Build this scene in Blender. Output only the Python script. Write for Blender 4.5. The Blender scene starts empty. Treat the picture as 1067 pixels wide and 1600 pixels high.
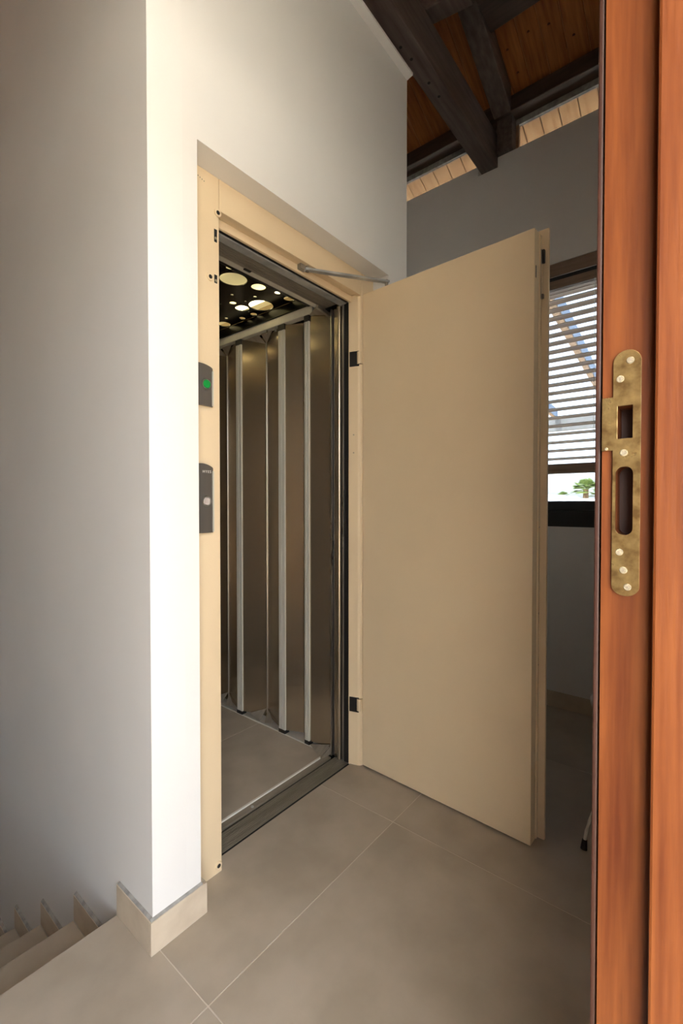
import bpy, bmesh, math, random
from mathutils import Vector, Matrix
random.seed(7)
scene = bpy.context.scene
COL = scene.collection

# ------------------------------------------------------------------ camera, sky, sun, exposure
EXPOSURE = 2.2
SKY = 1.0
SUN = 7.0
yaw, pitch = 0.6818, 0.0172
fwd = Vector((math.cos(yaw)*math.cos(pitch), math.sin(yaw)*math.cos(pitch), -math.sin(pitch)))
rgt = Vector((math.sin(yaw), -math.cos(yaw), 0))
upv = rgt.cross(fwd)
cam_data = bpy.data.cameras.new('camera')
cam_data.sensor_width = 36.0
cam_data.lens = 16.0
cam_data.clip_start = 0.02
cam = bpy.data.objects.new('camera', cam_data)
COL.objects.link(cam)
M4 = Matrix((rgt, upv, -fwd)).transposed().to_4x4()
M4.translation = Vector((0, 0, 1.18))
cam.matrix_world = M4
scene.camera = cam

world = bpy.data.worlds.new('sky')
scene.world = world
world.use_nodes = True
wn = world.node_tree
wn.nodes.clear()
w_out = wn.nodes.new('ShaderNodeOutputWorld')
w_bg = wn.nodes.new('ShaderNodeBackground')
w_sky = wn.nodes.new('ShaderNodeTexSky')
w_sky.sky_type = 'NISHITA'
w_sky.sun_disc = False
w_sky.sun_elevation = math.radians(52)
w_sky.sun_rotation = math.radians(-80)
w_sky.dust_density = 2.5
w_sky.air_density = 1.0
w_bg.inputs['Strength'].default_value = 0.55*SKY
w_hs = wn.nodes.new('ShaderNodeHueSaturation')     # hazy, nearly white sky
w_hs.inputs['Saturation'].default_value = 0.35
wn.links.new(w_sky.outputs[0], w_hs.inputs['Color'])
wn.links.new(w_hs.outputs[0], w_bg.inputs['Color'])
wn.links.new(w_bg.outputs[0], w_out.inputs['Surface'])

sun_data = bpy.data.lights.new('sun', 'SUN')
sun_data.energy = SUN
sun_data.angle = 0.01
sun_data.color = (1.0, 0.93, 0.82)
sun = bpy.data.objects.new('sun', sun_data)
COL.objects.link(sun)
sun.location = (-6, 2, 9)
sun.rotation_euler = Vector((0.62, -0.10, -0.80)).to_track_quat('-Z', 'Y').to_euler()

vs = scene.view_settings
vs.view_transform = 'Standard'
vs.look = 'None'
vs.exposure = EXPOSURE
vs.gamma = 1.0
vs.use_curve_mapping = False

# ------------------------------------------------------------------ helpers
def lin(c):
    return tuple(((v/255)/12.92 if v/255 <= 0.04045 else ((v/255+0.055)/1.055)**2.4) for v in c)

MATS = {}
def mat(name, rgb, rough=0.5, metal=0.0, var=0.0, vscale=4.0, stretch=(1, 1, 1), rgb2=None, bump=0.0, bscale=60.0,
        detail=4.0, spec=0.5, coat=0.0, rough_var=0.0, aniso=0.0, contrast=(0.35, 0.65)):
    """procedural principled material: noise-mixed colour, fine bump"""
    m = bpy.data.materials.new(name)
    m.use_nodes = True
    nt = m.node_tree
    b = nt.nodes['Principled BSDF']
    b.inputs['Roughness'].default_value = rough
    b.inputs['Metallic'].default_value = metal
    b.inputs['Specular IOR Level'].default_value = spec
    b.inputs['Coat Weight'].default_value = coat
    if aniso:
        b.inputs['Anisotropic'].default_value = aniso
    c1 = lin(rgb)
    if rgb2 is None:
        c2 = tuple(max(0, v*(1-var)) for v in c1)
    else:
        c2 = lin(rgb2)
    tc = nt.nodes.new('ShaderNodeTexCoord')
    mp = nt.nodes.new('ShaderNodeMapping')
    mp.inputs['Scale'].default_value = stretch
    oi = nt.nodes.new('ShaderNodeObjectInfo')
    ad = nt.nodes.new('ShaderNodeVectorMath'); ad.operation = 'ADD'
    mu = nt.nodes.new('ShaderNodeMath'); mu.operation = 'MULTIPLY'; mu.inputs[1].default_value = 37.0
    nt.links.new(oi.outputs['Random'], mu.inputs[0])
    nt.links.new(tc.outputs['Object'], ad.inputs[0])
    nt.links.new(mu.outputs[0], ad.inputs[1])
    nt.links.new(ad.outputs[0], mp.inputs['Vector'])
    no = nt.nodes.new('ShaderNodeTexNoise')
    no.inputs['Scale'].default_value = vscale
    no.inputs['Detail'].default_value = detail
    nt.links.new(mp.outputs[0], no.inputs['Vector'])
    cr = nt.nodes.new('ShaderNodeValToRGB')
    cr.color_ramp.elements[0].position = contrast[0]
    cr.color_ramp.elements[1].position = contrast[1]
    cr.color_ramp.elements[0].color = (*c1, 1)
    cr.color_ramp.elements[1].color = (*c2, 1)
    nt.links.new(no.outputs['Fac'], cr.inputs['Fac'])
    nt.links.new(cr.outputs['Color'], b.inputs['Base Color'])
    if rough_var:
        mr = nt.nodes.new('ShaderNodeMapRange')
        mr.inputs['To Min'].default_value = max(0.02, rough-rough_var)
        mr.inputs['To Max'].default_value = rough+rough_var
        nt.links.new(no.outputs['Fac'], mr.inputs['Value'])
        nt.links.new(mr.outputs[0], b.inputs['Roughness'])
    if bump:
        n2 = nt.nodes.new('ShaderNodeTexNoise')
        n2.inputs['Scale'].default_value = bscale
        n2.inputs['Detail'].default_value = 3.0
        nt.links.new(mp.outputs[0], n2.inputs['Vector'])
        bp = nt.nodes.new('ShaderNodeBump')
        bp.inputs['Strength'].default_value = bump
        bp.inputs['Distance'].default_value = 0.002
        nt.links.new(n2.outputs['Fac'], bp.inputs['Height'])
        nt.links.new(bp.outputs[0], b.inputs['Normal'])
    MATS[name] = m
    return m

def emit(name, rgb, strength):
    m = bpy.data.materials.new(name)
    m.use_nodes = True
    b = m.node_tree.nodes['Principled BSDF']
    b.inputs['Base Color'].default_value = (*lin(rgb), 1)
    b.inputs['Emission Color'].default_value = (*lin(rgb), 1)
    b.inputs['Emission Strength'].default_value = strength
    MATS[name] = m
    return m

mat('wall_paint', (230, 227, 222), 0.62, var=0.05, vscale=1.7, bump=0.10, bscale=150, spec=0.3)
mat('cream_paint', (225, 202, 166), 0.40, var=0.05, vscale=3.0, bump=0.10, bscale=240, spec=0.45, rough_var=0.05)
mat('floor_tile', (182, 170, 153), 0.42, rgb2=(168, 156, 139), vscale=6.0, detail=9.0, bump=0.10, bscale=110, spec=0.4, rough_var=0.08)
mat('grout', (212, 202, 186), 0.9, var=0.08, vscale=30)
mat('skirting_tile', (205, 189, 166), 0.5, rgb2=(192, 175, 152), vscale=14, detail=9.0, bump=0.12, bscale=180)
mat('mortar', (138, 135, 130), 0.9, rgb2=(170, 167, 160), vscale=40, bump=0.5, bscale=120)
mat('steel', (188, 172, 149), 0.23, 0.88, var=0.10, vscale=9, stretch=(1, 1, 0.12), rough_var=0.07, aniso=0.5, bump=0.05, bscale=14)
mat('bright_steel', (205, 202, 196), 0.30, 1.0, var=0.12, vscale=20, stretch=(1, 1, 0.2), rough_var=0.08)
mat('aluminium', (206, 202, 188), 0.45, 0.15, var=0.08, vscale=20, stretch=(1, 1, 0.1))
mat('galvanised', (196, 196, 192), 0.36, 0.45, rgb2=(160, 162, 164), vscale=14, rough_var=0.1)
mat('sill_metal', (158, 148, 133), 0.42, 0.35, var=0.22, vscale=16, stretch=(0.3, 3, 1))
mat('black_rubber', (22, 21, 20), 0.55, var=0.2, vscale=30)
mat('black_gloss', (14, 13, 13), 0.22, var=0.2, vscale=8, spec=0.5)
mat('black_metal', (22, 23, 24), 0.38, var=0.2, vscale=12)
mat('panel_metal', (112, 106, 99), 0.30, 0.45, var=0.15, vscale=20, stretch=(1, 1, 0.1), rough_var=0.06)
mat('jamb_wood', (122, 69, 33), 0.42, rgb2=(86, 40, 18), vscale=9, stretch=(9, 9, 0.5), detail=7, bump=0.12, bscale=30, spec=0.25, contrast=(0.32, 0.72))
mat('jamb_wood_shaded', (70, 38, 24), 0.5, rgb2=(54, 28, 18), vscale=7, stretch=(6, 6, 0.5), detail=6, bump=0.12, bscale=30)  # shade on the casing edge and inside the mortises, put into the colour
mat('brass', (186, 160, 106), 0.32, 0.85, rgb2=(122, 96, 58), vscale=75, detail=5, rough_var=0.14, bump=0.12, bscale=90)
mat('screw_metal', (226, 214, 182), 0.26, 0.6, var=0.15, vscale=60)
mat('beam_wood', (112, 98, 92), 0.55, rgb2=(80, 66, 60), vscale=6, stretch=(0.7, 7, 7), detail=7, bump=0.35, bscale=40, contrast=(0.3, 0.7))
mat('beam_wood_y', (84, 66, 55), 0.55, rgb2=(58, 44, 36), vscale=6, stretch=(7, 0.7, 7), detail=7, bump=0.35, bscale=40, contrast=(0.3, 0.7))
mat('joint_highlight', (226, 172, 112), 0.6, var=0.1, vscale=10)  # pale deck colour paints highlights into the joints between boards
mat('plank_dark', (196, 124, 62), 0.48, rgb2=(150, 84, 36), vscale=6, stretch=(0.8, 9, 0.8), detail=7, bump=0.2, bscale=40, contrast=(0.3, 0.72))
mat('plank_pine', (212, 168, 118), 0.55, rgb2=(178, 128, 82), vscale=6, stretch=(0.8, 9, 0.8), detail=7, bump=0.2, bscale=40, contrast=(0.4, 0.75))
mat('knot', (104, 58, 28), 0.6, var=0.3, vscale=60)
mat('blind_wood', (150, 126, 108), 0.5, rgb2=(122, 99, 83), vscale=8, stretch=(6, 0.6, 6), detail=5, contrast=(0.3, 0.7))
mat('lightbox_white', (236, 232, 214), 0.7, var=0.03, vscale=4)
mat('white_plastic', (226, 222, 212), 0.4, var=0.05, vscale=20)
mat('terrace', (214, 202, 184), 0.8, rgb2=(200, 188, 168), vscale=3, detail=6)
mat('render_white', (240, 238, 232), 0.8, var=0.05, vscale=2)
mat('roof_sheet', (196, 204, 208), 0.6, var=0.06, vscale=1)
mat('palm_leaf', (118, 134, 62), 0.6, rgb2=(84, 104, 48), vscale=3)
mat('palm_trunk', (150, 120, 84), 0.8, rgb2=(104, 78, 52), vscale=8)
mat('foliage', (96, 116, 62), 0.7, rgb2=(66, 88, 44), vscale=2)
mat('pergola_grey', (112, 112, 110), 0.6, var=0.08, vscale=4)
mat('pergola_sky_tint', (118, 136, 160), 0.6, var=0.06, vscale=4)  # blue skylight on the beam sides, put into the colour
mat('pergola_wood', (168, 138, 108), 0.6, rgb2=(140, 112, 86), vscale=4, stretch=(0.5, 6, 6))
mat('engraved', (226, 222, 212), 0.5)
emit('tube_light', (255, 236, 176), 2.4)
emit('green_led', (6, 120, 46), 0.10)
emit('eave_lamp', (255, 236, 176), 0.0)
# glass: transparent for light and thin, with a faint mirror
g = bpy.data.materials.new('glass'); g.use_nodes = True
nt = g.node_tree; nt.nodes.clear()
go = nt.nodes.new('ShaderNodeOutputMaterial'); gm = nt.nodes.new('ShaderNodeMixShader')
gt = nt.nodes.new('ShaderNodeBsdfTransparent'); gg = nt.nodes.new('ShaderNodeBsdfGlossy')
gt.inputs['Color'].default_value = (0.46, 0.49, 0.52, 1)     # grey tint added to dim the window daylight; gg.inputs['Roughness'].default_value = 0.02
gm.inputs['Fac'].default_value = 0.06
nt.links.new(gt.outputs[0], gm.inputs[1]); nt.links.new(gg.outputs[0], gm.inputs[2]); nt.links.new(gm.outputs[0], go.inputs['Surface'])
MATS['glass'] = g
cg = g.copy(); cg.name = 'clear_glass'; MATS['clear_glass'] = cg
cg.node_tree.nodes[gt.name].inputs['Color'].default_value = (0.93, 0.96, 0.95, 1)
bg = bpy.data.materials.new('button_glass'); bg.use_nodes = True
bb = bg.node_tree.nodes['Principled BSDF']
bb.inputs['Base Color'].default_value = (0.72, 0.62, 0.56, 1); bb.inputs['Roughness'].default_value = 0.08
bb.inputs['Transmission Weight'].default_value = 0.35
MATS['button_glass'] = bg

BASE = {}
def root(name, label, cat, loc, group=None, kind=None):
    o = bpy.data.objects.new(name, None)
    o.empty_display_size = 0.05
    COL.objects.link(o)
    o.location = loc
    tag(o, label, cat, group, kind)
    BASE[o] = Vector(loc)
    return o

def tag(o, label=None, cat=None, group=None, kind=None):
    if label: o['label'] = label
    if cat: o['category'] = cat
    if group: o['group'] = group
    if kind: o['kind'] = kind
    return o

def add_box(bm, x0, x1, y0, y1, z0, z1):
    vs_ = [bm.verts.new((x, y, z)) for x in (x0, x1) for y in (y0, y1) for z in (z0, z1)]
    for f in ((0, 1, 3, 2), (4, 6, 7, 5), (0, 4, 5, 1), (2, 3, 7, 6), (0, 2, 6, 4), (1, 5, 7, 3)):
        bm.faces.new([vs_[i] for i in f])
    return vs_

def add_hexa(bm, pts):
    """8 points: bottom ring of 4, top ring of 4"""
    v = [bm.verts.new(p) for p in pts]
    for f in ((3, 2, 1, 0), (4, 5, 6, 7), (0, 1, 5, 4), (1, 2, 6, 5), (2, 3, 7, 6), (3, 0, 4, 7)):
        bm.faces.new([v[i] for i in f])

def add_prism(bm, pts, vec):
    """polygon pts (3D) extruded by vec"""
    a = [bm.verts.new(p) for p in pts]
    b = [bm.verts.new(Vector(p)+Vector(vec)) for p in pts]
    n = len(a)
    bm.faces.new(a); bm.faces.new(list(reversed(b)))
    for i in range(n):
        bm.faces.new((a[i], b[i], b[(i+1) % n], a[(i+1) % n]))

def add_cyl(bm, c0, c1, r0, r1=None, seg=20, cap=True):
    c0, c1 = Vector(c0), Vector(c1)
    r1 = r0 if r1 is None else r1
    ax = (c1-c0).normalized()
    t = Vector((0, 0, 1)) if abs(ax.z) < 0.9 else Vector((1, 0, 0))
    u = ax.cross(t).normalized(); w = ax.cross(u)
    A = [bm.verts.new(c0+(u*math.cos(2*math.pi*i/seg)+w*math.sin(2*math.pi*i/seg))*r0) for i in range(seg)]
    B = [bm.verts.new(c1+(u*math.cos(2*math.pi*i/seg)+w*math.sin(2*math.pi*i/seg))*r1) for i in range(seg)]
    for i in range(seg):
        bm.faces.new((A[i], A[(i+1) % seg], B[(i+1) % seg], B[i]))
    if cap:
        bm.faces.new(list(reversed(A))); bm.faces.new(B)

def add_tube(bm, pts, r, seg=12):
    pts = [Vector(p) for p in pts]
    rings = []
    for i, p in enumerate(pts):
        d = (pts[min(i+1, len(pts)-1)]-pts[max(i-1, 0)]).normalized()
        t = Vector((0, 0, 1)) if abs(d.z) < 0.9 else Vector((0, 1, 0))
        u = d.cross(t).normalized(); w = d.cross(u)
        rr = r[i] if isinstance(r, (list, tuple)) else r
        rings.append([bm.verts.new(p+(u*math.cos(2*math.pi*k/seg)+w*math.sin(2*math.pi*k/seg))*rr) for k in range(seg)])
    for a, b in zip(rings[:-1], rings[1:]):
        for k in range(seg):
            bm.faces.new((a[k], a[(k+1) % seg], b[(k+1) % seg], b[k]))
    bm.faces.new(list(reversed(rings[0]))); bm.faces.new(rings[-1])

def obj(name, bm, m, parent=None, bevel=0.0, smooth=False, kind=None, segs=2):
    """bm is in world coordinates; the mesh is stored relative to its root"""
    bmesh.ops.recalc_face_normals(bm, faces=bm.faces)
    base = Vector((0, 0, 0))
    if parent is not None:
        p = parent
        while p is not None:
            if p in BASE: base = BASE[p]
            p = p.parent
    else:
        # origin at the foot of the mesh
        xs = [v.co for v in bm.verts]
        base = Vector((sum(v.x for v in xs)/len(xs), sum(v.y for v in xs)/len(xs), min(v.z for v in xs)))
    bmesh.ops.translate(bm, verts=bm.verts, vec=-base)
    me = bpy.data.meshes.new(name)
    bm.to_mesh(me); bm.free()
    me.materials.append(MATS[m])
    o = bpy.data.objects.new(name, me)
    COL.objects.link(o)
    if parent is not None:
        o.parent = parent
    else:
        o.location = base
        BASE[o] = base
    if smooth:
        me.polygons.foreach_set('use_smooth', [True]*len(me.polygons))
        me.set_sharp_from_angle(angle=math.radians(35))
    if bevel:
        md = o.modifiers.new('bevel', 'BEVEL')
        md.width = bevel; md.segments = segs; md.limit_method = 'ANGLE'; md.angle_limit = math.radians(30)
    if kind: o['kind'] = kind
    return o

def box(name, x0, x1, y0, y1, z0, z1, m, parent=None, bevel=0.0, kind=None):
    bm = bmesh.new(); add_box(bm, x0, x1, y0, y1, z0, z1)
    return obj(name, bm, m, parent, bevel, kind=kind)

def boxes(name, lst, m, parent=None, bevel=0.0, kind=None):
    bm = bmesh.new()
    for b in lst: add_box(bm, *b)
    return obj(name, bm, m, parent, bevel, kind=kind)

def prism(name, pts, vec, m, parent=None, bevel=0.0, kind=None):
    bm = bmesh.new(); add_prism(bm, pts, vec)
    return obj(name, bm, m, parent, bevel, kind=kind)

def cyl(name, c0, c1, r, m, parent=None, r1=None, seg=24, bevel=0.0, smooth=True):
    bm = bmesh.new(); add_cyl(bm, c0, c1, r, r1, seg)
    return obj(name, bm, m, parent, bevel, smooth)

def holed_plate(outer, holes, origin, ex, ey, ez, depth):
    """flat plate with holes: outlines in (u,v), mapped origin+u*ex+v*ey, thickness depth along ez"""
    bm = bmesh.new()
    ed = []
    for loop in [outer]+holes:
        vv = [bm.verts.new(origin+ex*u+ey*v) for u, v in loop]
        for i in range(len(vv)):
            ed.append(bm.edges.new((vv[i], vv[(i+1) % len(vv)])))
    bmesh.ops.triangle_fill(bm, use_beauty=True, use_dissolve=False, edges=ed)
    r = bmesh.ops.extrude_face_region(bm, geom=list(bm.faces))
    nv = [e for e in r['geom'] if isinstance(e, bmesh.types.BMVert)]
    bmesh.ops.translate(bm, verts=nv, vec=ez*depth)
    return bm

def roofz(x):           # underside of the roof boards
    return 3.675-0.4245*(x-2.78)
RIDGE = 0.60
def roofz2(x):          # whole gable
    return roofz(x) if x >= RIDGE else roofz(RIDGE)-0.4245*(RIDGE-x)

# ------------------------------------------------------------------ the setting: floor
XW, XF, XE = -3.20, 2.832, 0.602     # west wall, window wall, stair wall / shaft corner
YI = 0.085                           # inner face of the entrance wall
fl = boxes('floor', [(XW, 0.617, -0.16, 1.309, -0.16, -0.0008), (0.617, XF+0.2, -0.16, 1.262, -0.16, -0.0008),
                     (1.9, XF+0.2, 1.262, 4.0, -0.16, -0.0008)], 'grout', kind='structure')
fl['label'] = 'greige porcelain tiled landing floor with pale joints'
JX = [0.617+0.8*k for k in range(-5, 4)]
JY = [0.904+0.8*k for k in range(-2, 5)]
G = 0.0013
def tile_region(x0, x1, y0, y1):
    for a, b in zip(JX[:-1], JX[1:]):
        for c, d in zip(JY[:-1], JY[1:]):
            p0, p1, q0, q1 = max(a+G, x0), min(b-G, x1), max(c+G, y0), min(d-G, y1)
            if p1-p0 > 0.01 and q1-q0 > 0.01:
                o = box('tile', p0, p1, q0, q1, -0.011, 0.0, 'floor_tile', fl, bevel=0.0008)
tile_region(XW, 0.617, -0.16, 1.313)
tile_region(0.617, XF, -0.16, 1.262)
tile_region(1.88, XF, 1.2621, 4.0)

# ------------------------------------------------------------------ the setting: walls
def gable(name, y0, y1, hole=None):
    """wall across the house under the gable, with an optional door hole (x0,x1,ztop)"""
    bm = bmesh.new()
    def strip(x0, x1, z0):
        xs = [x0, x1] if not (x0 < RIDGE < x1) else [x0, RIDGE, x1]
        for a, b in zip(xs[:-1], xs[1:]):
            add_hexa(bm, [(a, y0, z0), (b, y0, z0), (b, y1, z0), (a, y1, z0),
                          (a, y0, roofz2(a)), (b, y0, roofz2(b)), (b, y1, roofz2(b)), (a, y1, roofz2(a))])
    lo, hi = XW-0.2, XF+0.2
    zb = -0.16 if hole else -3.2
    if hole:
        strip(lo, hole[0], zb); strip(hole[0], hole[1], hole[2]); strip(hole[1], hi, zb)
    else:
        strip(lo, hi, zb)
    return obj(name, bm, 'wall_paint', kind='structure')
DX0, DX1, DZ = -0.40, 0.545, 3.02      # entrance opening in the wall, raised to let in more light
gable('wall_entrance', -0.16, YI, (DX0, DX1, DZ))
gable('wall_back', 4.0, 4.2)
box('wall_left', XW-0.2, XW, YI, 4.0, -3.2, roofz2(XW), 'wall_paint', kind='structure')
# window wall with window opening, low top with a clerestory strip above, notch for the tie beam
WY0, WY1, WZ0, WZ1 = 0.34, 1.62, 1.05, 2.57
ZT = 3.33
boxes('wall_right', [(XF, XF+0.2, YI, WY0, -0.16, ZT), (XF, XF+0.2, WY0, WY1, -0.16, WZ0), (XF, XF+0.2, WY0, 1.05, WZ1, ZT),
                     (XF, XF+0.2, 1.05, 1.175, WZ1, 3.27), (XF, XF+0.2, 1.175, WY1, WZ1, ZT), (XF, XF+0.2, WY1, 4.0, -0.16, ZT)],
      'wall_paint', kind='structure')
boxes('wall_basement', [(XW-0.2, XF+0.2, -0.16, YI, -3.2, -0.1601), (XF, XF+0.2, YI, 4.0, -3.2, -0.1601)], 'wall_paint', kind='structure')
box('floor_basement', XW-0.2, XF+0.2, -0.16, 4.2, -3.38, -3.2001, 'floor_tile', kind='structure')
box('floor_pit', XE+0.10, 1.74, 1.2625, 4.0, -0.30, -0.20, 'black_rubber', kind='structure')
# stair wall (left side of the lift shaft)
box('wall_stair', XE, XE+0.10, 1.128, 4.0, -3.2, 4.45, 'wall_paint', kind='structure')
# front of the lift shaft with the recess for the lift door frame
RX0, RX1, RZ = 0.748, 1.722, 2.202
boxes('wall_front', [(XE+0.10, RX0, 1.128, 1.27, 0.0, 3.20), (RX1, 1.877, 1.128, 1.27, 0.0, 3.20), (RX0, RX1, 1.128, 1.27, RZ, 3.20)],
      'wall_paint', kind='structure')
box('wall_shaft', 1.74, 1.877, 1.27, 4.0, -3.2, 3.20, 'wall_paint', kind='structure')
# plaster ledge along the top of the shaft front
prism('trim_1', [(XE, 1.128, 3.165), (XE, 1.096, 3.172), (XE, 1.096, 3.182), (XE, 1.128, 3.20), (XE, 1.30, 3.20), (XE, 1.30, 3.165)], (1.877-XE, 0, 0), 'wall_paint', kind='structure')

# baseboards round the corner of the shaft
def baseboard(name, x0, x1, y0, y1, z0, z1, label):
    r = box(name, x0, x1, y0, y1, z0, z1, 'skirting_tile', bevel=0.0012, kind='structure')
    return r
b1 = baseboard('baseboard_stair', 0.592, 0.6015, 1.1278, 1.312, 0.0, 0.0885, '')
bm = bmesh.new(); add_prism(bm, [(0.5945, 1.128, 0.0886), (0.6018, 1.128, 0.0935), (0.6018, 1.128, 0.0886)], (0, 0.183, 0))
obj('mortar_bead', bm, 'mortar', b1)
b2 = baseboard('baseboard_front', 0.592, 0.762, 1.118, 1.1275, 0.0, 0.0885, '')
bm = bmesh.new(); add_prism(bm, [(0.5945, 1.1205, 0.0886), (0.5945, 1.1278, 0.0935), (0.5945, 1.1278, 0.0886)], (0.155, 0, 0))
obj('mortar_bead', bm, 'mortar', b2)
box('baseboard_recess', 0.7485, 0.762, 1.1285, 1.209, 0.0, 0.0885, 'skirting_tile', bevel=0.001, kind='structure')
baseboard('baseboard_right', XF-0.010, XF-0.0005, YI, 4.0, 0.0, 0.089, '')
baseboard('baseboard_entrance', 0.66, XF-0.010, YI+0.0005, YI+0.010, 0.0, 0.089, '')
baseboard('baseboard_shaft', 1.8775, 1.887, 1.118, 4.0, 0.0, 0.0885, '')

# ------------------------------------------------------------------ stairs going down along the stair wall
st = root('staircase', 'tiled stairs descending beside the grey stair wall, with stepped skirting', 'staircase', (0.1, 1.313, -0.2))
SX0, SX1 = -0.55, 0.592
RISE, GO = 0.197, 0.310
for n in range(1, 9):
    y0 = 1.313+GO*(n-1); y1 = y0+GO; z = -RISE*n
    box('tread', SX0, SX1, y0+0.001, y1, z-0.012, z, 'floor_tile', st, bevel=0.001)
    box('riser', SX0, SX1, y0-0.012, y0-0.0005, z+0.0005, z+RISE-0.0125, 'floor_tile', st, bevel=0.0006)
    s = box('skirting_tile', 0.5925, 0.6015, y0+0.002, y1-0.001, z+0.001, z+0.0865, 'skirting_tile', st, bevel=0.001)
    bm = bmesh.new(); add_prism(bm, [(0.5935, y0+0.003, z+0.0866), (0.6015, y0+0.003, z+0.0945), (0.6015, y0+0.003, z+0.0866)], (0, GO-0.004, 0))
    obj('mortar_bead', bm, 'mortar', s)
# stair void: side wall below the landing on the far side
box('wall_stairwell', SX0-0.10, SX0-0.001, 1.32, 4.0, -3.2, 0.0, 'wall_paint', kind='structure')
box('floor_upper', XW, SX0-0.10, 1.3131, 4.0, -0.16, 0.0, 'floor_tile', kind='structure')

# ------------------------------------------------------------------ roof boards (each board its own piece)
def deck(name, xs, m, lo, hi, parent=None, kind=None):
    ring = [(x, -0.4, roofz2(x)+lo) for x in xs]+[(x, -0.4, roofz2(x)+hi) for x in reversed(xs)]
    return prism(name, ring, (0, 4.8, 0), m, parent, kind=kind)
ceil_ = deck('ceiling', [XW-0.5, RIDGE, 2.86], 'joint_highlight', 0.0065, 0.16, kind='structure')
deck('eave_deck', [2.8601, 3.55], 'beam_wood_y', 0.0065, 0.16, ceil_)
ceil_['label'] = 'sloping timber roof of brown boards'
PW = 0.105
SPLIT = 2.86
def plank_mesh(xa, xb, name, m, gap=0.0012):
    bm = bmesh.new()
    h = PW/2-gap
    add_hexa(bm, [(xa, -h, roofz2(xa)), (xb, -h, roofz2(xb)), (xb, h, roofz2(xb)), (xa, h, roofz2(xa)),
                  (xa, -h, roofz2(xa)+0.006), (xb, -h, roofz2(xb)+0.006), (xb, h, roofz2(xb)+0.006), (xa, h, roofz2(xa)+0.006)])
    bmesh.ops.recalc_face_normals(bm, faces=bm.faces)
    bmesh.ops.bevel(bm, geom=[e for e in bm.edges if abs(e.verts[0].co.y-e.verts[1].co.y) < 1e-6 and e.verts[0].co.z < roofz2(e.verts[0].co.x)+0.003
                              and e.verts[1].co.z < roofz2(e.verts[1].co.x)+0.003 and abs(e.verts[0].co.x-e.verts[1].co.x) > 0.1],
                    offset=0.003, segments=1, affect='EDGES')
    me = bpy.data.meshes.new(name); bm.to_mesh(me); bm.free()
    me.materials.append(MATS[m]); return me
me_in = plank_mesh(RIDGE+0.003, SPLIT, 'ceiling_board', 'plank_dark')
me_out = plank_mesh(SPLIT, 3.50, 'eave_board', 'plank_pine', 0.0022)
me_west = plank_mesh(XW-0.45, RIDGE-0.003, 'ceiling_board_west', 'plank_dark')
k0 = int((-0.35-0.85)/PW)
for k in range(k0, 33):
    yc = 0.85+PW*(k+0.5)
    for nm, me in (('ceiling_board', me_in), ('eave_board', me_out), ('ceiling_board', me_west)):
        o = bpy.data.objects.new(nm, me); COL.objects.link(o); o.parent = ceil_
        o.location = Vector((0, yc, 0))-BASE[ceil_]
# a few knots in the boards that the photograph shows
for i, (x, y) in enumerate(((2.62, 0.92), (2.60, 0.80), (2.62, 0.70), (2.72, 0.60), (2.74, 0.90))):
    bm = bmesh.new()
    zc = roofz(x)
    add_cyl(bm, (x, y, zc+0.002), (x-0.0004, y, zc-0.0006), 0.008, 0.007, 12)
    obj('knot', bm, 'knot', ceil_)

# ------------------------------------------------------------------ roof timbers
tb = root('tie_beam', 'thick dark-stained horizontal tie beam resting in a notch of the window wall', 'beam', (1.0, 1.108, 3.275))
box('beam', -3.18, 2.93, 1.058, 1.158, 3.275, 3.485, 'beam_wood', tb, bevel=0.006)
for (x, y) in ((1.82, 1.128), (1.90, 1.118), (2.06, 1.112), (2.16, 1.108)):
    cyl('bolt_hole', (x, y, 3.2765), (x, y, 3.2742), 0.0075, 'black_rubber', tb, seg=14)

def slope_beam(name, y0, y1, xa, xb, depth, label, m='beam_wood', cat='beam'):
    bm = bmesh.new()
    dz = depth*1.086
    add_hexa(bm, [(xa, y0, roofz(xa)-dz), (xb, y0, roofz(xb)-dz), (xb, y1, roofz(xb)-dz), (xa, y1, roofz(xa)-dz),
                  (xa, y0, roofz(xa)-0.001), (xb, y0, roofz(xb)-0.001), (xb, y1, roofz(xb)-0.001), (xa, y1, roofz(xa)-0.001)])
    return tag(obj(name, bm, m, bevel=0.005), label, cat)
slope_beam('rafter', 0.952, 1.056, 2.06, 2.782, 0.135, 'dark sloping rafter between the tie beam and the wall purlin')
tag(box('purlin', 2.782, 2.90, YI+0.01, 3.98, 3.53, roofz(2.90)-0.002, 'beam_wood_y', bevel=0.005),
    'dark purlin running above the clerestory strip of the window wall', 'beam')
bm = bmesh.new()
xa, xb = 2.16, 2.45
add_hexa(bm, [(xa, YI+0.01, 3.72), (xb, YI+0.01, 3.72), (xb, 0.951, 3.72), (xa, 0.951, 3.72),
              (xa, YI+0.01, roofz(xa)-0.002), (xb, YI+0.01, roofz(xb)-0.002), (xb, 0.951, roofz(xb)-0.002), (xa, 0.951, roofz(xa)-0.002)])
tag(obj('roof_purlin', bm, 'beam_wood_y', bevel=0.005), 'dark upper purlin under the brown roof boards beside the rafter', 'beam')
# cross block lying on the tie beam and the rafter head
bm = bmesh.new()
add_hexa(bm, [(1.90, 1.157, 3.486), (1.99, 1.157, 3.486), (2.05, 0.875, 3.486), (1.96, 0.875, 3.486),
              (1.90, 1.157, 3.90), (1.99, 1.157, 3.90), (2.05, 0.875, 3.90), (1.96, 0.875, 3.90)])
tag(obj('strut', bm, 'beam_wood', bevel=0.006), 'upright brown timber block standing on the tie beam', 'beam')
tag(box('post', 2.80, 2.895, 0.953, 1.045, 3.331, 3.529, 'beam_wood', bevel=0.004), 'short dark post under the purlin beside the tie beam end', 'post')

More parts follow.
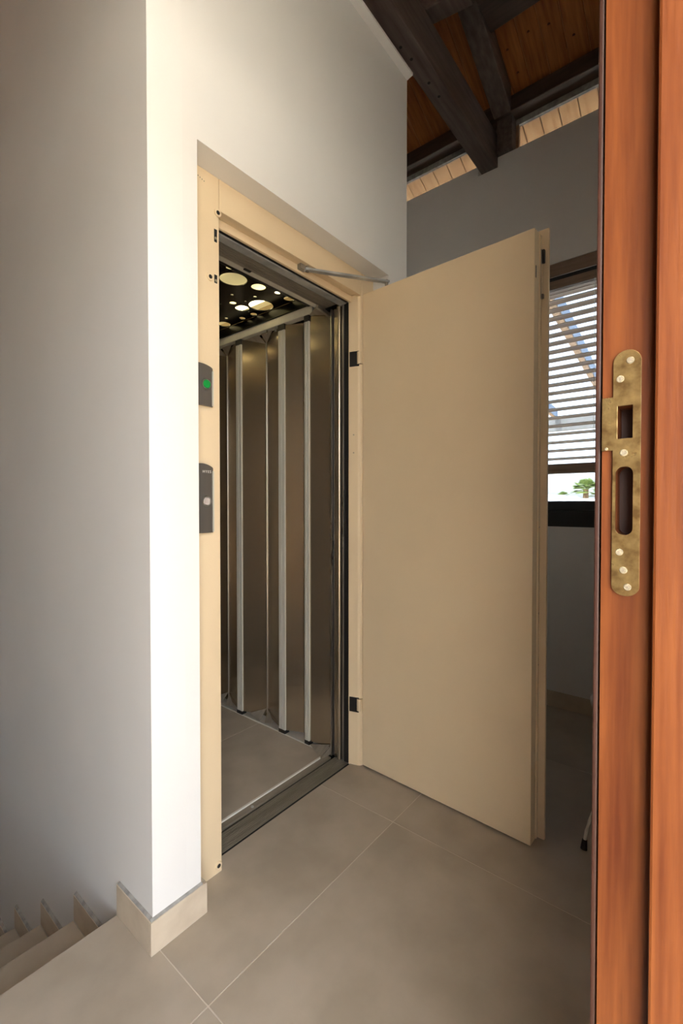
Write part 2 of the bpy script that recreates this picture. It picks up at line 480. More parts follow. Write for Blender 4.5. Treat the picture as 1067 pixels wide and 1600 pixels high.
tag(boxes('infill_board', [(2.862, 2.888, 1.0455, 1.1795, 3.486, 3.529), (2.862, 2.888, 1.0455, 1.0575, 3.331, 3.486), (2.862, 2.888, 1.1585, 1.1795, 3.331, 3.486)], 'beam_wood'),
    'dark infill boards closing the gap round the tie beam end', 'board')
# clerestory glazing over the window wall
for i, (y0, y1) in enumerate(((YI+0.004, 0.951), (1.18, 3.99))):
    c = root('window_%d' % (i+2), None, None, (2.88, (y0+y1)/2, 3.331), kind='structure')
    z0, z1 = 3.331, 3.528
    box('window_frame', 2.865, 2.89, y0, y1, z1-0.036, z1, 'mortar', c, bevel=0.002)
    box('window_frame', 2.865, 2.89, y0, y1, z0, z0+0.006, 'mortar', c)
    box('window_frame', 2.865, 2.89, y0, y0+0.018, z0+0.006, z1-0.036, 'beam_wood', c)
    box('window_frame', 2.865, 2.89, y1-0.018, y1, z0+0.006, z1-0.036, 'pergola_wood', c)
    box('pane', 2.876, 2.880, y0+0.018, y1-0.018, z0+0.006, z1-0.036, 'glass', c)

# ------------------------------------------------------------------ window_1 with its dark frame
w1 = root('window_1', None, None, (2.93, 1.0, WZ0), kind='structure')
w1['label'] = 'black-framed window behind the brown slatted blind'
FX0, FX1 = 2.925, 2.985
box('window_frame', 2.842, FX1, WY0, WY1, WZ0, WZ0+0.095, 'black_metal', w1, bevel=0.002)
box('window_frame', 2.850, FX1, WY0+0.02, WY1-0.02, WZ0+0.096, WZ0+0.148, 'black_metal', w1, bevel=0.002)
box('window_frame', FX0, FX1, WY0, WY1, WZ1-0.06, WZ1, 'black_metal', w1, bevel=0.002)
box('window_frame', FX0, FX1, WY0, WY0+0.05, WZ0+0.148, WZ1-0.06, 'black_metal', w1, bevel=0.002)
box('window_frame', FX0, FX1, WY1-0.05, WY1, WZ0+0.148, WZ1-0.06, 'black_metal', w1, bevel=0.002)
box('pane', 2.952, 2.958, WY0+0.05, WY1-0.05, WZ0+0.148, WZ1-0.06, 'glass', w1)

vb = root('venetian_blind', 'brown wooden venetian blind half lowered in the window', 'blind', (2.88, 1.0, 1.36))
BY0, BY1 = 0.50, 1.58
box('valance', 2.834, 2.846, WY0+0.003, WY1-0.003, 2.494, WZ1-0.002, 'blind_wood', vb, bevel=0.002)
box('headrail', 2.852, 2.905, WY0+0.01, WY1-0.01, 2.43, 2.478, 'blind_wood', vb, bevel=0.002)
def slat(z, tilt=0.2, w=0.048, t=0.003, y0=BY0, name='slat'):
    cx = 2.878
    bm = bmesh.new()
    n = 4
    top = []; bot = []
    for i in range(n+1):
        s = -w/2+w*i/n
        crown = 0.0025*(1-(2*s/w)**2)
        x = cx+s; zz = z-math.tan(tilt)*s+crown
        top.append((x, zz+t/2)); bot.append((x, zz-t/2))
    poly = [(x, y0, zz) for x, zz in bot]+[(x, y0, zz) for x, zz in reversed(top)]
    add_prism(bm, poly, (0, BY1-y0, 0))
    return obj(name, bm, 'blind_wood', vb)
for z in (2.418, 2.398): slat(z, 0.05)
slat(2.362, 0.18); 
zs = 2.316
for i in range(19):
    slat(zs-0.0484*i, 0.17)
box('bottom_rail', 2.852, 2.904, BY0, BY1, 1.358, 1.414, 'blind_wood', vb, bevel=0.004)
for y in (0.512, 0.95, 1.45):
    bm = bmesh.new(); add_cyl(bm, (2.853, y, 1.40), (2.853, y, 2.44), 0.0009, seg=6)
    obj('ladder_cord', bm, 'white_plastic', vb)

# ------------------------------------------------------------------ lift door frame in the recess
ef = root('elevator_surround', 'cream painted steel lift door frame set in the white wall recess', 'door frame', (1.235, 1.24, 0))
YF = 1.210
box('stile', RX0+0.0005, 0.880, YF, 1.262, 0.0005, RZ-0.001, 'cream_paint', ef, bevel=0.002)
prism('stile', [(1.612, 1.268, 0.0005), (1.625, 1.226, 0.0005), (1.6305, YF+0.006, 0.0005), (1.640, YF, 0.0005), (RX1-0.0005, YF, 0.0005), (RX1-0.0005, 1.268, 0.0005)],
      (0, 0, RZ-0.002), 'cream_paint', ef, bevel=0.0015)
hd = box('header', 0.8812, 1.6295, YF, 1.228, 2.102, RZ-0.001, 'cream_paint', ef, bevel=0.0015)
box('header_return', 0.8812, 1.6120, 1.228, 1.262, 2.106, 2.20, 'cream_paint', ef)
box('header_bar', 0.8812, 1.6120, 1.250, 1.262, 2.078, 2.106, 'cream_paint', ef, bevel=0.002)
# screws, plugs and slots on the left stile
def ring_bolt(x, z, r, m='cream_paint'):
    b = cyl('bolt', (x, YF, z), (x, YF-0.004, z), r, m, ef, r1=r*0.9)
    cyl('bolt_socket', (x, YF-0.0035, z), (x, YF-0.0046, z), r*0.5, 'black_rubber', b, seg=16)
    return b
ring_bolt(0.874, 2.091, 0.013); ring_bolt(0.866, 0.026, 0.013); ring_bolt(0.845, 1.882, 0.0125)
for (x, z, h) in ((0.867, 2.018, 0.020), (0.867, 1.884, 0.013)):
    s = boxes('slot', [(x-0.0055, x+0.0055, YF-0.0008, YF+0.001, z-h, z+h)], 'black_rubber', ef, bevel=0.004)
    cyl('bolt_socket', (x, YF, z-h*0.4), (x, YF-0.0016, z-h*0.4), 0.0045, 'screw_metal', s, seg=12)
for i in range(4):
    cyl('rivet', (0.805+0.007*i, YF, 2.17-0.002*i), (0.805+0.007*i, YF-0.0012, 2.17-0.002*i), 0.0016, 'sill_metal', ef, seg=8)
for z in (1.49, 1.41):
    cyl('rivet', (1.6195, 1.244, z), (1.6180, 1.2436, z), 0.003, 'sill_metal', ef, seg=10)
# hinge pockets in the right stile
for z in (1.828, 0.277):
    pz = prism('hinge_pocket', [(1.6118, 1.262, z-0.034), (1.6172, 1.244, z-0.034), (1.6240, 1.2205, z-0.034), (1.640, 1.2205, z-0.034), (1.640, 1.262, z-0.034)], (0, 0, 0.066), 'black_rubber', ef)
    bm = bmesh.new(); add_cyl(bm, (1.631, 1.2195, z-0.026), (1.631, 1.2195, z+0.028), 0.0125, seg=20)
    add_box(bm, 1.622, 1.645, 1.2055, 1.222, z-0.026, z+0.028)
    obj('hinge', bm, 'cream_paint', pz, bevel=0.0012)

# ------------------------------------------------------------------ call stations on the left stile
def station(z0, z1, label, arch, name):
    r = root(name, label, 'call panel', (0.82, YF, z0))
    # bowed cover, rounded in plan, seen partly behind the wall edge
    xl, xr = 0.757, 0.851
    n = 12
    bm = bmesh.new()
    sec = []
    for i in range(n+1):
        t = i/n
        x = xl+(xr-xl)*t
        sec.append((x, YF-0.004-0.010*math.sin(math.pi*t)**0.55))
    rows = []
    for (x, y) in sec:
        t = (x-xl)/(xr-xl)
        zt = z1+ (0.012*math.sin(math.pi*t) if arch else 0.006*math.sin(math.pi*t))-0.012
        zb = z0+(0.0 if arch else 0.0)
        rows.append(((x, y, zb), (x, y, zt), (x, YF-0.0002, zb), (x, YF-0.0002, zt)))
    V = [[bm.verts.new(p) for p in rr] for rr in rows]
    for a, b in zip(V[:-1], V[1:]):
        bm.faces.new((a[0], b[0], b[1], a[1])); bm.faces.new((a[1], b[1], b[3], a[3])); bm.faces.new((a[0], a[2], b[2], b[0]))
        bm.faces.new((a[2], a[3], b[3], b[2]))
    bm.faces.new((V[0][0], V[0][1], V[0][3], V[0][2])); bm.faces.new((V[-1][0], V[-1][2], V[-1][3], V[-1][1]))
    obj('cover', bm, 'panel_metal', r, smooth=True)
    box('side_strip', 0.8455, 0.8485, YF-0.0125, YF-0.003, z0+0.003, z1-0.022, 'aluminium', r)
    return r
s1 = station(1.481, 1.612, 'small steel panel with green lit button on the cream lift frame', False, 'indicator_panel')
bz = 1.545
cyl('bezel', (0.8205, YF-0.0135, bz), (0.8205, YF-0.0175, bz), 0.0175, 'bright_steel', s1, r1=0.0155)
cyl('button', (0.8205, YF-0.0165, bz), (0.8205, YF-0.0200, bz), 0.0132, 'green_led', s1, r1=0.0115)
s2 = station(1.092, 1.304, 'tall steel call panel with clear round button and engraved letters', True, 'call_panel')
bz = 1.189
cyl('bezel', (0.8195, YF-0.0135, bz), (0.8195, YF-0.0175, bz), 0.0175, 'bright_steel', s2, r1=0.0155)
cyl('button', (0.8195, YF-0.0165, bz), (0.8195, YF-0.0215, bz), 0.0132, 'button_glass', s2, r1=0.010)
# engraved letters
tc = bpy.data.curves.new('letters', 'FONT'); tc.body = 'HYES'; tc.size = 0.0115; tc.extrude = 0.0004; tc.align_x = 'CENTER'; tc.space_character = 1.25
to = bpy.data.objects.new('letters_tmp', tc); COL.objects.link(to)
bpy.context.view_layer.update()
tme = bpy.data.meshes.new_from_object(to.evaluated_get(bpy.context.evaluated_depsgraph_get()))
bpy.data.objects.remove(to)
tme.transform(Matrix.Rotation(math.radians(90), 4, 'X'))
tme.materials.clear(); tme.materials.append(MATS['engraved'])
lo = bpy.data.objects.new('letters', tme); COL.objects.link(lo); lo.parent = s2
lo.location = Vector((0.8215, YF-0.0143, 1.2755))-BASE[s2]

# ------------------------------------------------------------------ open lift door
HX, HY = 1.634, 1.204
A = math.radians(2.4)
du = Vector((-math.sin(A), -math.cos(A), 0)); dw = Vector((math.cos(A), -math.sin(A), 0))
ed = root('elevator_door', 'cream painted steel lift door standing wide open on the tiled floor', 'door', (HX+0.03, HY, 0))
def D(u, w, z): return Vector((HX, HY, 0))+du*u+dw*w+Vector((0, 0, z))
def dbox(name, u0, u1, w0, w1, z0, z1, m, parent, bevel=0.0):
    bm = bmesh.new()
    add_hexa(bm, [D(u0, w0, z0), D(u1, w0, z0), D(u1, w1, z0), D(u0, w1, z0), D(u0, w0, z1), D(u1, w0, z1), D(u1, w1, z1), D(u0, w1, z1)])
    return obj(name, bm, m, parent, bevel)
DL, DT = 0.737, 2.106
dbox('leaf', 0.0, DL, 0.0, 0.045, 0.008, DT, 'cream_paint', ed, 0.0015)
dbox('leaf_core', 0.004, DL+0.004, 0.045, 0.062, 0.010, DT-0.004, 'cream_paint', ed, 0.001)
dbox('outer_skin', -0.002, DL+0.026, 0.062, 0.075, 0.006, DT+0.018, 'cream_paint', ed, 0.0015)
# lock on the free edge
lk = dbox('lock_case', DL+0.0041, DL+0.007, 0.047, 0.061, 1.885, 2.052, 'sill_metal', ed, 0.001)
dbox('lock_bolt', DL+0.0071, DL+0.016, 0.048, 0.0605, 2.005, 2.05, 'black_rubber', lk, 0.002)
dbox('lock_bolt', DL+0.0071, DL+0.013, 0.049, 0.0605, 1.886, 1.900, 'beam_wood', lk, 0.001)
dbox('lock_lip', DL+0.0071, DL+0.010, 0.0465, 0.0495, 1.90, 2.00, 'cream_paint', lk, 0.0005)
dbox('strike_slot', DL-0.0003, DL+0.0008, 0.010, 0.016, 1.945, 1.985, 'black_rubber', ed, 0.0)
for z in (1.10, 0.80, 0.62):
    bm = bmesh.new(); add_cyl(bm, D(DL+0.0045, 0.054, z), D(DL+0.0035, 0.054, z), 0.003, seg=10); obj('rivet', bm, 'sill_metal', ed)
# pull handle on the outer face
bm = bmesh.new()
add_tube(bm, [D(0.742, 0.075, 0.835), D(0.742, 0.100, 0.835), D(0.742, 0.108, 0.850), D(0.742, 0.108, 1.172), D(0.742, 0.100, 1.187), D(0.742, 0.075, 1.187)], 0.006, 10)
obj('pull_handle', bm, 'sill_metal', ed, smooth=True)
# closer arm from the header to the door top
a0, a1 = Vector((1.289, 1.230, 2.088)), Vector((1.648, 1.079, 2.128))
d = (a1-a0).normalized(); sd = d.cross(Vector((0, 0, 1))).normalized()*0.011; un = Vector((0, 0, 0.0045))
bm = bmesh.new()
add_hexa(bm, [a0-sd-un, a1-sd-un, a1+sd-un, a0+sd-un, a0-sd+un, a1-sd+un, a1+sd+un, a0+sd+un])
ca = obj('closer_arm', bm, 'galvanised', ed, 0.002)
bm = bmesh.new(); add_cyl(bm, a0+d*0.012-Vector((0, 0, 0.008)), a0+d*0.012+Vector((0, 0, 0.014)), 0.008, seg=16)
add_box(bm, 1.268, 1.300, 1.229, 1.249, 2.086, 2.105)
obj('arm_pivot', bm, 'sill_metal', ca, 0.001)
bm = bmesh.new(); add_cyl(bm, a1-d*0.010-Vector((0, 0, 0.020)), a1-d*0.010+Vector((0, 0, 0.008)), 0.007, seg=16)
obj('arm_pivot', bm, 'sill_metal', ca, 0.001)

# ------------------------------------------------------------------ lift cab
cab = root('elevator_cab', 'steel lined lift cab with black spotlit ceiling and folding panels', 'elevator', (1.25, 1.9, -0.02))
CX0, CX1, CY1 = 0.80, 1.70, 2.62
CZ = 2.17
box('cab_base', CX0, CX1, 1.396, CY1, -0.045, -0.012, 'black_metal', cab)
ft = box('cab_floor', CX0+0.02, CX1-0.02, 1.398, CY1-0.02, -0.0118, 0.0050, 'grout', cab)
box('floor_tile', CX0+0.03, 1.600, 1.400, 1.8675, 0.0051, 0.0062, 'floor_tile', ft)
box('floor_tile', CX0+0.03, 1.600, 1.8720, CY1-0.03, 0.0051, 0.0062, 'floor_tile', ft)
box('floor_trim', 0.90, 1.600, 1.3915, 1.3995, -0.0118, 0.0065, 'white_plastic', cab)
box('side_kerb', 1.6005, 1.612, 1.47, CY1-0.03, -0.0118, 0.012, 'aluminium', cab, 0.001)
# sills: ribbed plates along the opening
def ribbed(name, x0, x1, y0, y1, z, n, m, parent, h=0.004, down=False, depth=0.02):
    # black bed stands in for groove shade between ribs running along the opening
    w = (y1-y0)/n
    za, zb = (z, z+depth) if down else (z-depth, z)
    bed = box(name+'_bed', x0, x1, y0, y1, za+(h if down else 0), zb-(0 if down else h), 'black_metal', parent)
    return boxes(name+'_ribs', [(x0, x1, y0+w*i, y0+w*(i+0.70), za if down else zb-h+0.0001, za+h-0.0001 if down else zb) for i in range(n)], m, bed)
sl = ribbed('sill', 0.885, 1.612, 1.270, 1.352, 0.001, 10, 'sill_metal', cab)
box('sill_seal', 0.885, 1.612, 1.2635, 1.2698, -0.02, -0.0005, 'black_rubber', cab)
box('sill_gap', 0.90, 1.600, 1.353, 1.362, -0.03, -0.006, 'black_rubber', cab)
box('sill_bar', 0.90, 1.600, 1.3622, 1.3912, -0.02, 0.002, 'sill_metal', cab, 0.002)
cyl('sill_screw', (1.14, 1.372, 0.001), (1.14, 1.372, 0.006), 0.006, 'galvanised', cab, seg=12)
# header track, the same parts upside down
box('track_seal', 0.8815, 1.612, 1.2625, 1.281, 2.084, 2.12, 'black_rubber', cab)
box('track_strip', 0.8815, 1.612, 1.2812, 1.318, 2.079, 2.12, 'galvanised', cab, 0.002)
ribbed('track', 0.8815, 1.60, 1.3182, 1.402, 2.085, 9, 'sill_metal', cab, down=True)
box('track_bar', 0.8815, 1.59, 1.4022, 1.432, 2.087, 2.14, 'aluminium', cab, 0.002)
box('track_clip', 1.135, 1.165, 1.396, 1.408, 2.082, 2.0869, 'black_rubber', cab)
box('cab_header', CX0, CX1, 1.4322, 1.50, 2.12, 2.30, 'black_metal', cab)
# walls
box('cab_wall', CX0, CX0+0.015, 1.40, CY1, 0.007, 2.30, 'steel', cab)
box('cab_wall', CX0+0.016, CX1, CY1-0.015, CY1, 0.007, 2.30, 'steel', cab)
box('cab_wall', CX1-0.012, CX1, 1.40, CY1-0.016, -0.01, 2.30, 'steel', cab)
box('cab_wall', CX0+0.016, 0.885, 1.300, 1.398, 0.007, 2.08, 'steel', cab)
# folding panels on the right
def panel(a, b, z0=0.030, z1=2.078, t=0.004):
    a, b = Vector((*a, 0)), Vector((*b, 0))
    n = (b-a).cross(Vector((0, 0, 1))).normalized()*t
    if n.x < 0: n = -n
    bm = bmesh.new()
    add_prism(bm, [a+Vector((0, 0, z0)), b+Vector((0, 0, z0)), b+n+Vector((0, 0, z0)), a+n+Vector((0, 0, z0))], (0, 0, z1-z0))
    return obj('folding_panel', bm, 'steel', cab)
creases = []
P1, P2, P3 = 2.028, 1.688, 1.513
C0, C1, C2 = (1.658, 2.205), (1.660, 1.867), (1.648, 1.574)
panel((1.612, 2.40), C0); panel(C0, (1.606, P1+0.021))
panel((1.606, P1-0.021), C1); panel(C1, (1.606, P2+0.021))
panel((1.606, P2-0.021), C2); panel(C2, (1.606, P3+0.015))
panel((1.606, P3-0.014), (1.626, 1.374))
for (yc, hw) in ((P1, 0.022), (P2, 0.022), (P3, 0.014)):
    bm = bmesh.new()
    add_box(bm, 1.598, 1.626, yc-hw, yc-0.002, 0.03, 2.055)
    add_box(bm, 1.602, 1.626, yc-0.002, yc+0.002, 0.03, 2.055)
    add_box(bm, 1.598, 1.626, yc+0.002, yc+hw, 0.03, 2.055)
    p = obj('door_profile', bm, 'aluminium', cab, 0.001)
    box('cap', 1.596, 1.627, yc-hw-0.001, yc+hw+0.001, 0.013, 0.030, 'black_rubber', p)
    box('cap', 1.596, 1.627, yc-hw-0.001, yc+hw+0.001, 2.055, 2.083, 'black_rubber', p)
for (cx, cy) in (C0, C1, C2):
    cyl('crease_strip', (cx-0.002, cy, 0.03), (cx-0.002, cy, 2.078), 0.003, 'bright_steel', cab, seg=8)
# toe plates closing the folds near the floor and at the top
def plate(p, name='toe_plate', m='sill_metal'):
    a, b, c = [Vector(q) for q in p]
    n = (b-a).cross(c-a).normalized()*0.002
    bm = bmesh.new(); add_prism(bm, [a, b, c], n)
    return obj(name, bm, m, cab)
for (cx, cy) in (C0, C1):
    plate([(1.613, cy+0.095, 0.030), (cx-0.003, cy+0.006, 0.065), (1.6125, cy+0.01, 0.0125)])
    plate([(cx-0.003, cy-0.006, 0.065), (1.613, cy-0.10, 0.032), (1.6125, cy-0.03, 0.0125)])
    plate([(1.613, cy+0.12, 2.079), (cx-0.003, cy+0.004, 2.045), (1.613, cy+0.01, 2.080)], m='sill_metal')
    plate([(cx-0.003, cy-0.004, 2.045), (1.613, cy-0.10, 2.079), (1.613, cy-0.01, 2.080)], m='sill_metal')
plate([(1.598, 1.495, 0.018), (1.620, 1.385, 0.045), (1.560, 1.392, 0.010)])
bm = bmesh.new(); add_prism(bm, [(1.559, 1.391, 0.003), (1.622, 1.384, 0.003), (1.622, 1.384, 0.040), (1.559, 1.391, 0.011)], (0, -0.008, 0)); obj('toe_bracket', bm, 'sill_metal', cab)
bm = bmesh.new(); add_prism(bm, [(1.548, 1.406, 2.072), (1.618, 1.392, 2.048), (1.618, 1.392, 2.066), (1.548, 1.406, 2.086)], (0, -0.012, 0)); obj('head_bracket', bm, 'bright_steel', cab)
plate([(1.598, 1.495, 2.080), (1.552, 1.405, 2.084), (1.618, 1.395, 2.060)], 'head_plate', 'sill_metal')
# top rail over the panels
box('top_rail', 1.596, 1.632, 1.475, CY1-0.02, 2.084, 2.125, 'aluminium', cab, 0.003)
box('rail_cover', 1.590, CX1-0.013, 1.50, CY1-0.02, 2.126, CZ+0.0, 'black_gloss', cab)
cyl('rail_roller', (1.606, 1.80, 2.066), (1.606, 1.80, 2.090), 0.005, 'bright_steel', cab, seg=12)
cyl('rail_roller', (1.604, 1.735, 2.062), (1.604, 1.735, 2.090), 0.005, 'bright_steel', cab, seg=12)
# front posts at the right of the opening
box('post', 1.6120, 1.660, 1.2700, 1.2935, 0.002, 2.083, 'black_rubber', cab)
box('post', 1.6060, 1.660, 1.2937, 1.3010, 0.002, 2.078, 'bright_steel', cab, 0.002)
box('post', 1.6160, 1.660, 1.3012, 1.3130, 0.002, 2.078, 'black_rubber', cab)
cyl('post', (1.615, 1.324, 0.002), (1.615, 1.324, 2.078), 0.0105, 'steel', cab)
box('post', 1.6180, 1.660, 1.3350, 1.3560, 0.002, 2.078, 'steel', cab)
box('post', 1.6220, 1.660, 1.3562, 1.3640, 0.002, 2.078, 'black_rubber', cab)
box('post', 1.6080, 1.660, 1.3642, 1.3720, 0.002, 2.078, 'bright_steel', cab, 0.002)
# ceiling plate with round holes and the light box above
holes = [(1.202,1.578,.017),(1.271,1.646,.060),(1.327,1.570,.005),(1.389,1.616,.033),(1.483,1.588,.016),(1.560,1.592,.026),(1.360,1.771,.008),
         (1.442,1.702,.009),(1.418,1.840,.017),(1.445,1.777,.006),(1.484,1.852,.034),(1.524,1.754,.060),(1.532,1.859,.006),(1.568,1.863,.017),
         (1.511,2.017,.010),(1.563,1.950,.016),(1.552,2.092,.034),(1.286,1.766,.003),(1.383,1.894,.005),
         (1.05,1.80,.045),(1.16,1.95,.03),(1.00,2.10,.06),(1.25,2.15,.02),(1.33,2.25,.05),(0.95,1.66,.02),(1.12,1.70,.012),(0.92,1.92,.015)]
loops = []
for (x, y, r) in holes:
    n = 40 if r > 0.02 else 20
    loops.append([(x+r*math.cos(2*math.pi*i/n), y+r*math.sin(2*math.pi*i/n)) for i in range(n)])
outer = [(CX0+0.016, 1.501), (1.5895, 1.501), (1.5895, CY1-0.016), (CX0+0.016, CY1-0.016)]
bm = holed_plate(outer, loops, Vector((0, 0, CZ)), Vector((1, 0, 0)), Vector((0, 1, 0)), Vector((0, 0, 1)), 0.004)
obj('ceiling_plate', bm, 'black_gloss', cab)
lb = boxes('light_box', [(CX0+0.016, CX1-0.013, 1.501, CY1-0.016, 2.262, 2.270)], 'lightbox_white', cab)
cyl('lamp_tube', (1.545, 1.655, 2.215), (1.545, 2.50, 2.215), 0.013, 'tube_light', lb)
cyl('lamp_tube', (0.92, 1.655, 2.215), (0.92, 2.50, 2.215), 0.013, 'tube_light', lb)
cyl('lamp_tube', (1.24, 1.72, 2.222), (1.24, 2.50, 2.222), 0.013, 'tube_light', lb)

# ------------------------------------------------------------------ wooden entrance door frame beside the camera
JXF = 0.510
jf = root('entrance_door_frame', 'varnished orange wooden entrance door frame with brass strike plate', 'door frame', (0.53, 0.05, 0))
JZ = 2.36
# strike plate cut-outs go into the jamb: the jamb is a plate with mortises
def rrect(u0, u1, v0, v1, r, n=8):
    pts = []
    for (cx, cy, a0) in ((u1-r, v1-r, 0), (u0+r, v1-r, 90), (u0+r, v0+r, 180), (u1-r, v0+r, 270)):
        for i in range(n+1):
            a = math.radians(a0+90*i/n)
            pts.append((cx+r*math.cos(a), cy+r*math.sin(a)))
    return pts
ey, ez_ = Vector((0, 1, 0)), Vector((0, 0, 1))
mort = [[(0.0575, 1.2420), (0.0712, 1.2420), (0.0712, 1.2745), (0.0575, 1.2745)], rrect(0.0568, 0.0722, 1.1500, 1.2165, 0.0068)]
jo = [(0.0402, 0.0005), (0.0838, 0.0005), (0.0838, JZ), (0.0402, JZ)]
bm = holed_plate(jo, mort, Vector((JXF, 0, 0)), ey, ez_, Vector((1, 0, 0)), 0.028)
jb = obj('jamb', bm, 'jamb_wood', jf)
box('jamb_core', JXF+0.0282, DX1-0.0005, 0.0402, 0.0838, 0.0005, JZ, 'jamb_wood_shaded', jf)
box('stop', 0.490, DX1-0.0005, -0.115, 0.0400, 0.0005, JZ, 'jamb_wood', jf, 0.0025)
box('stop', -0.398, -0.345, -0.115, 0.0838, 0.0005, JZ, 'jamb_wood', jf, 0.0025)
box('head', -0.3448, 0.4898, -0.115, 0.0838, JZ-0.045, JZ, 'jamb_wood', jf, 0.002)
box('casing', 0.5125, 0.620, 0.0856, 0.0905, 0.0005, JZ+0.07, 'jamb_wood_shaded', jf, 0.0015)
tr = box('added_transom_bar', -0.3995, 0.5445, -0.115, 0.0838, JZ+0.0005, JZ+0.03, 'jamb_wood', jf, 0.002)  # glazed transom added above the frame to light the upper wall
box('added_transom_pane', -0.3995, 0.5445, -0.03, -0.024, JZ+0.0305, DZ-0.001, 'clear_glass', jf)
# brass strike plate
pl, pr, pb, pt = 0.0516, 0.0744, 1.0922, 1.3262
r = (pr-pl)/2
outl = []
cx = (pl+pr)/2
for i in range(17):
    a = math.pi*i/16
    outl.append((cx+r*math.cos(a), pt-r+r*math.sin(a)))
for i in range(17):
    a = math.pi+math.pi*i/16
    outl.append((cx+r*math.cos(a)*1.0, pb+r*0.85+r*0.85*math.sin(a)))
outl += [(pr, 1.2318), (0.0836, 1.2318), (0.0836, 1.2830), (pr, 1.2830)]
ph = [[(0.0582, 1.2427), (0.0706, 1.2427), (0.0706, 1.2738), (0.0582, 1.2738)], rrect(0.0574, 0.0717, 1.1506, 1.2158, 0.0066)]
bm = holed_plate(outl, ph, Vector((JXF-0.0032, 0, 0)), ey, ez_, Vector((1, 0, 0)), 0.0030)
sp = obj('strike_plate', bm, 'brass', jf, bevel=0.0007)
sp['label'] = 'tarnished brass strike plate'
for (y, z) in ((0.0605, 1.3158), (0.0686, 1.2995), (0.0651, 1.2290), (0.0680, 1.1340), (0.0645, 1.1168), (0.0610, 1.1010)):
    bm = bmesh.new()
    xf = JXF-0.0032
    add_cyl(bm, (xf+0.0002, y, z), (xf-0.0008, y, z), 0.0036, 0.0028, 18)
    s = obj('screw', bm, 'screw_metal', sp, smooth=True)
    bm = bmesh.new()
    add_box(bm, xf-0.00095, xf-0.0007, y-0.0016, y+0.0016, z-0.00035, z+0.00035)
    add_box(bm, xf-0.00095, xf-0.0007, y-0.00035, y+0.00035, z-0.0016, z+0.0016)
    obj('cross_slot', bm, 'sill_metal', s)
bm = bmesh.new(); add_cyl(bm, (JXF-0.0030, 0.0797, 1.2335), (JXF-0.0042, 0.0797, 1.2335), 0.0016, 0.0012, 12); obj('pin', bm, 'screw_metal', sp, smooth=True)

# ------------------------------------------------------------------ stool behind the door frame: one curved white leg shows
stl = root('stool', 'small stool with curved thin white metal legs and black rubber feet', 'stool', (1.955, 0.235, 0))
SC = Vector((1.955, 0.235, 0))
bm = bmesh.new(); add_cyl(bm, (SC.x, SC.y, 0.420), (SC.x, SC.y, 0.445), 0.115, 0.118, 32); obj('seat', bm, 'white_plastic', stl, 0.004)
for (fx, fy) in ((1.715, 0.325), (2.19, 0.325), (1.80, 0.125), (2.11, 0.125)):
    foot = Vector((fx, fy, 0.0)); dirv = Vector((SC.x-fx, SC.y-fy, 0))
    pts = [foot+dirv*q+Vector((0, 0, z)) for q, z in ((0, .012), (.02, .03), (.06, .06), (.12, .085), (.20, .108), (.33, .15), (.48, .22), (.58, .30), (.62, .36), (.62, .42))]
    bm = bmesh.new(); add_tube(bm, pts, 0.0055, 10)
    lg = obj('leg', bm, 'white_plastic', stl, smooth=True)
    bm = bmesh.new(); add_cyl(bm, foot+Vector((0, 0, 0.001)), foot+dirv*0.02+Vector((0, 0, 0.032)), 0.011, 0.008, 14)
    obj('rubber_foot', bm, 'black_rubber', lg, smooth=True)

# ------------------------------------------------------------------ outside
box('ground', -30, 60, -40, 60, -3.6, -3.4, 'terrace', kind='structure')
box('terrace', -12, 9, -14, -0.1601, -0.30, -0.03, 'terrace', kind='structure')
# unseen roof slab added to keep skylight off the entrance jamb
box('added_shade_roof', -5.0, 6.0, -2.0, -0.1605, 3.08, 3.24, 'render_white', kind='structure')
# pergola beyond the window
pg = root('pergola', 'timber pergola beams with pale sides outside the window', 'pergola', (6, 1.5, 2.9))
pd = Vector((math.cos(math.radians(4.0)), math.sin(math.radians(4.0)), 0)); pn = Vector((-pd.y, pd.x, 0))
def pbeam(p0, L, w, h, m='pergola_wood', name='beam'):
    p0 = Vector(p0); e = pd*L
    bm = bmesh.new()
    add_hexa(bm, [p0, p0+e, p0+e+pn*w, p0+pn*w, p0+Vector((0, 0, h)), p0+e+Vector((0, 0, h)), p0+e+pn*w+Vector((0, 0, h)), p0+pn*w+Vector((0, 0, h))])
    return obj(name, bm, m, pg, 0.005)
for k, off in enumerate((-1.55, 0.0, 0.96, 2.51)):
    p0 = Vector((3.7, 1.02, 2.9))+pn*off
    b = pbeam(p0, 6.2, 0.07, 0.17)
    pbeam(p0-pn*0.013+Vector((0, 0, 0.004)), 6.2, 0.012, 0.166, 'pergola_sky_tint', 'sky_tint_side')  # thin sheet added to carry the sky-blue side tint
bm = bmesh.new(); p = Vector((9.9, -1.2, 2.72))
add_box(bm, p.x, p.x+0.12, p.y, p.y+7.0, 2.66, 2.90)
obj('cross_beam', bm, 'pergola_grey', pg, 0.005)
for y in (-1.1, 5.6):
    box('post', 9.9, 10.02, y, y+0.12, -3.4, 2.659, 'pergola_wood', pg)
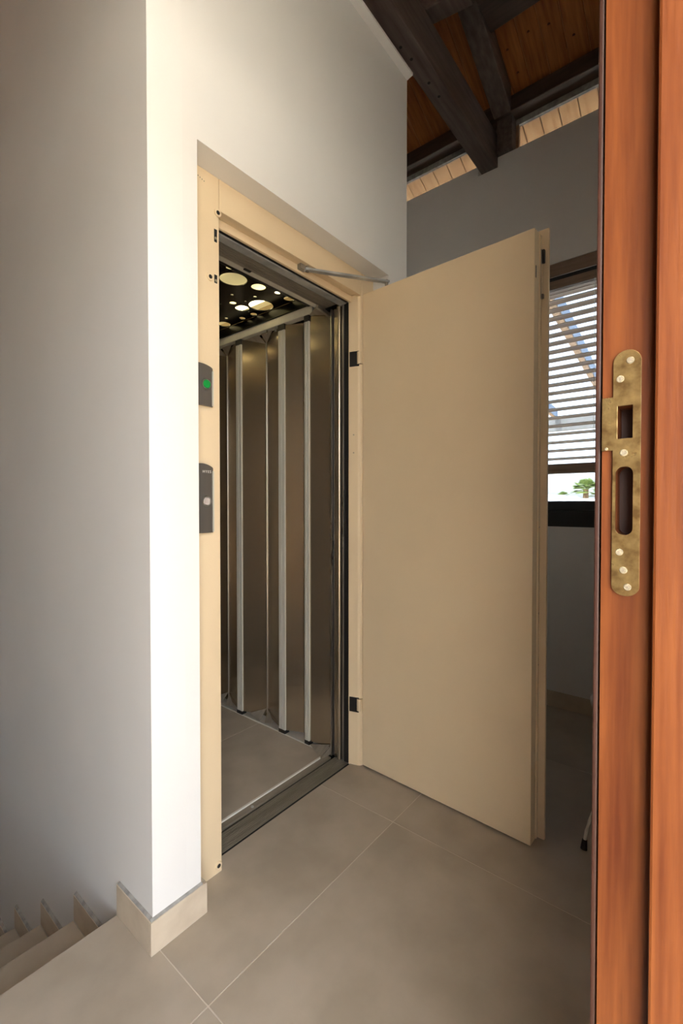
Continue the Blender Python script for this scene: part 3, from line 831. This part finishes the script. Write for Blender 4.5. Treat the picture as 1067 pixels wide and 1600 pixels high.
# pale neighbouring roofs
nb = root('neighbour_house', 'pale grey hipped roof of a neighbouring house seen through the window', 'building', (21, 7.5, -3.4))
box('wall', 19.2, 23, 4.6, 12.5, -3.4, 1.10, 'render_white', nb)
bm = bmesh.new()
add_hexa(bm, [(19.0, 4.1, 1.10), (23.2, 4.1, 1.10), (23.2, 12.9, 1.10), (19.0, 12.9, 1.10), (20.2, 4.65, 1.55), (22.4, 4.65, 1.55), (22.4, 12.3, 1.95), (20.2, 12.3, 1.95)])
obj('roof', bm, 'roof_sheet', nb)
tag(box('garden_wall', 26.0, 26.4, -6.0, 12.0, -3.4, 1.47, 'render_white', bevel=0.01), 'long white parapet wall below the palm trees', 'wall')

def palm(name, loc, h, R, n, label, seed):
    rnd = random.Random(seed)
    r = root(name, label, 'palm tree', loc, 'palms beyond the white wall')
    L = Vector(loc)
    bm = bmesh.new(); add_tube(bm, [L+Vector((0, 0, 0)), L+Vector((0.05, 0.03, h*0.5)), L+Vector((0, 0, h))], [0.22, 0.17, 0.15], 12)
    obj('trunk', bm, 'palm_trunk', r)
    top = L+Vector((0, 0, h))
    for i in range(n):
        az = 2*math.pi*i/n+rnd.uniform(-0.2, 0.2); el = rnd.uniform(-0.5, 1.35)
        d = Vector((math.cos(az)*math.cos(el), math.sin(az)*math.cos(el), math.sin(el)))
        side = d.cross(Vector((0, 0, 1))).normalized()
        up2 = side.cross(d)
        stem = top+d*R*0.45
        bm = bmesh.new()
        add_tube(bm, [top, stem], 0.02, 5)
        for k in range(13):
            a = math.radians(-75+150*k/12)
            tip = stem+(d*math.cos(a)+side*math.sin(a))*R*0.55*rnd.uniform(0.85, 1.1)-Vector((0, 0, 0.10*R))+up2*0.05
            mid = (stem*0.45+tip*0.55)+Vector((0, 0, 0.03*R))
            wv = (side*math.cos(a)-d*math.sin(a))*0.035*R
            v = [bm.verts.new(q) for q in (stem, mid+wv, tip, mid-wv)]
            w_ = [bm.verts.new(q-up2*0.012) for q in (stem, mid+wv, tip, mid-wv)]
            bm.faces.new(v); bm.faces.new(list(reversed(w_)))
            for j in range(4): bm.faces.new((v[j], w_[j], w_[(j+1) % 4], v[(j+1) % 4]))
        obj('frond', bm, 'palm_leaf', r)
palm('fan_palm', (30.0, 5.75, -3.4), 5.45, 0.85, 22, 'bushy green fan palm with a tan trunk, tallest beyond the white wall', 3)
palm('fan_palm', (31.5, 5.25, -3.4), 5.05, 0.75, 16, 'lower fan palm with yellowish fronds beside the tall palm', 5)
palm('fan_palm', (30.0, 7.0, -3.4), 5.05, 0.40, 14, 'smallest dark green palm beyond the grey hipped roof', 9)
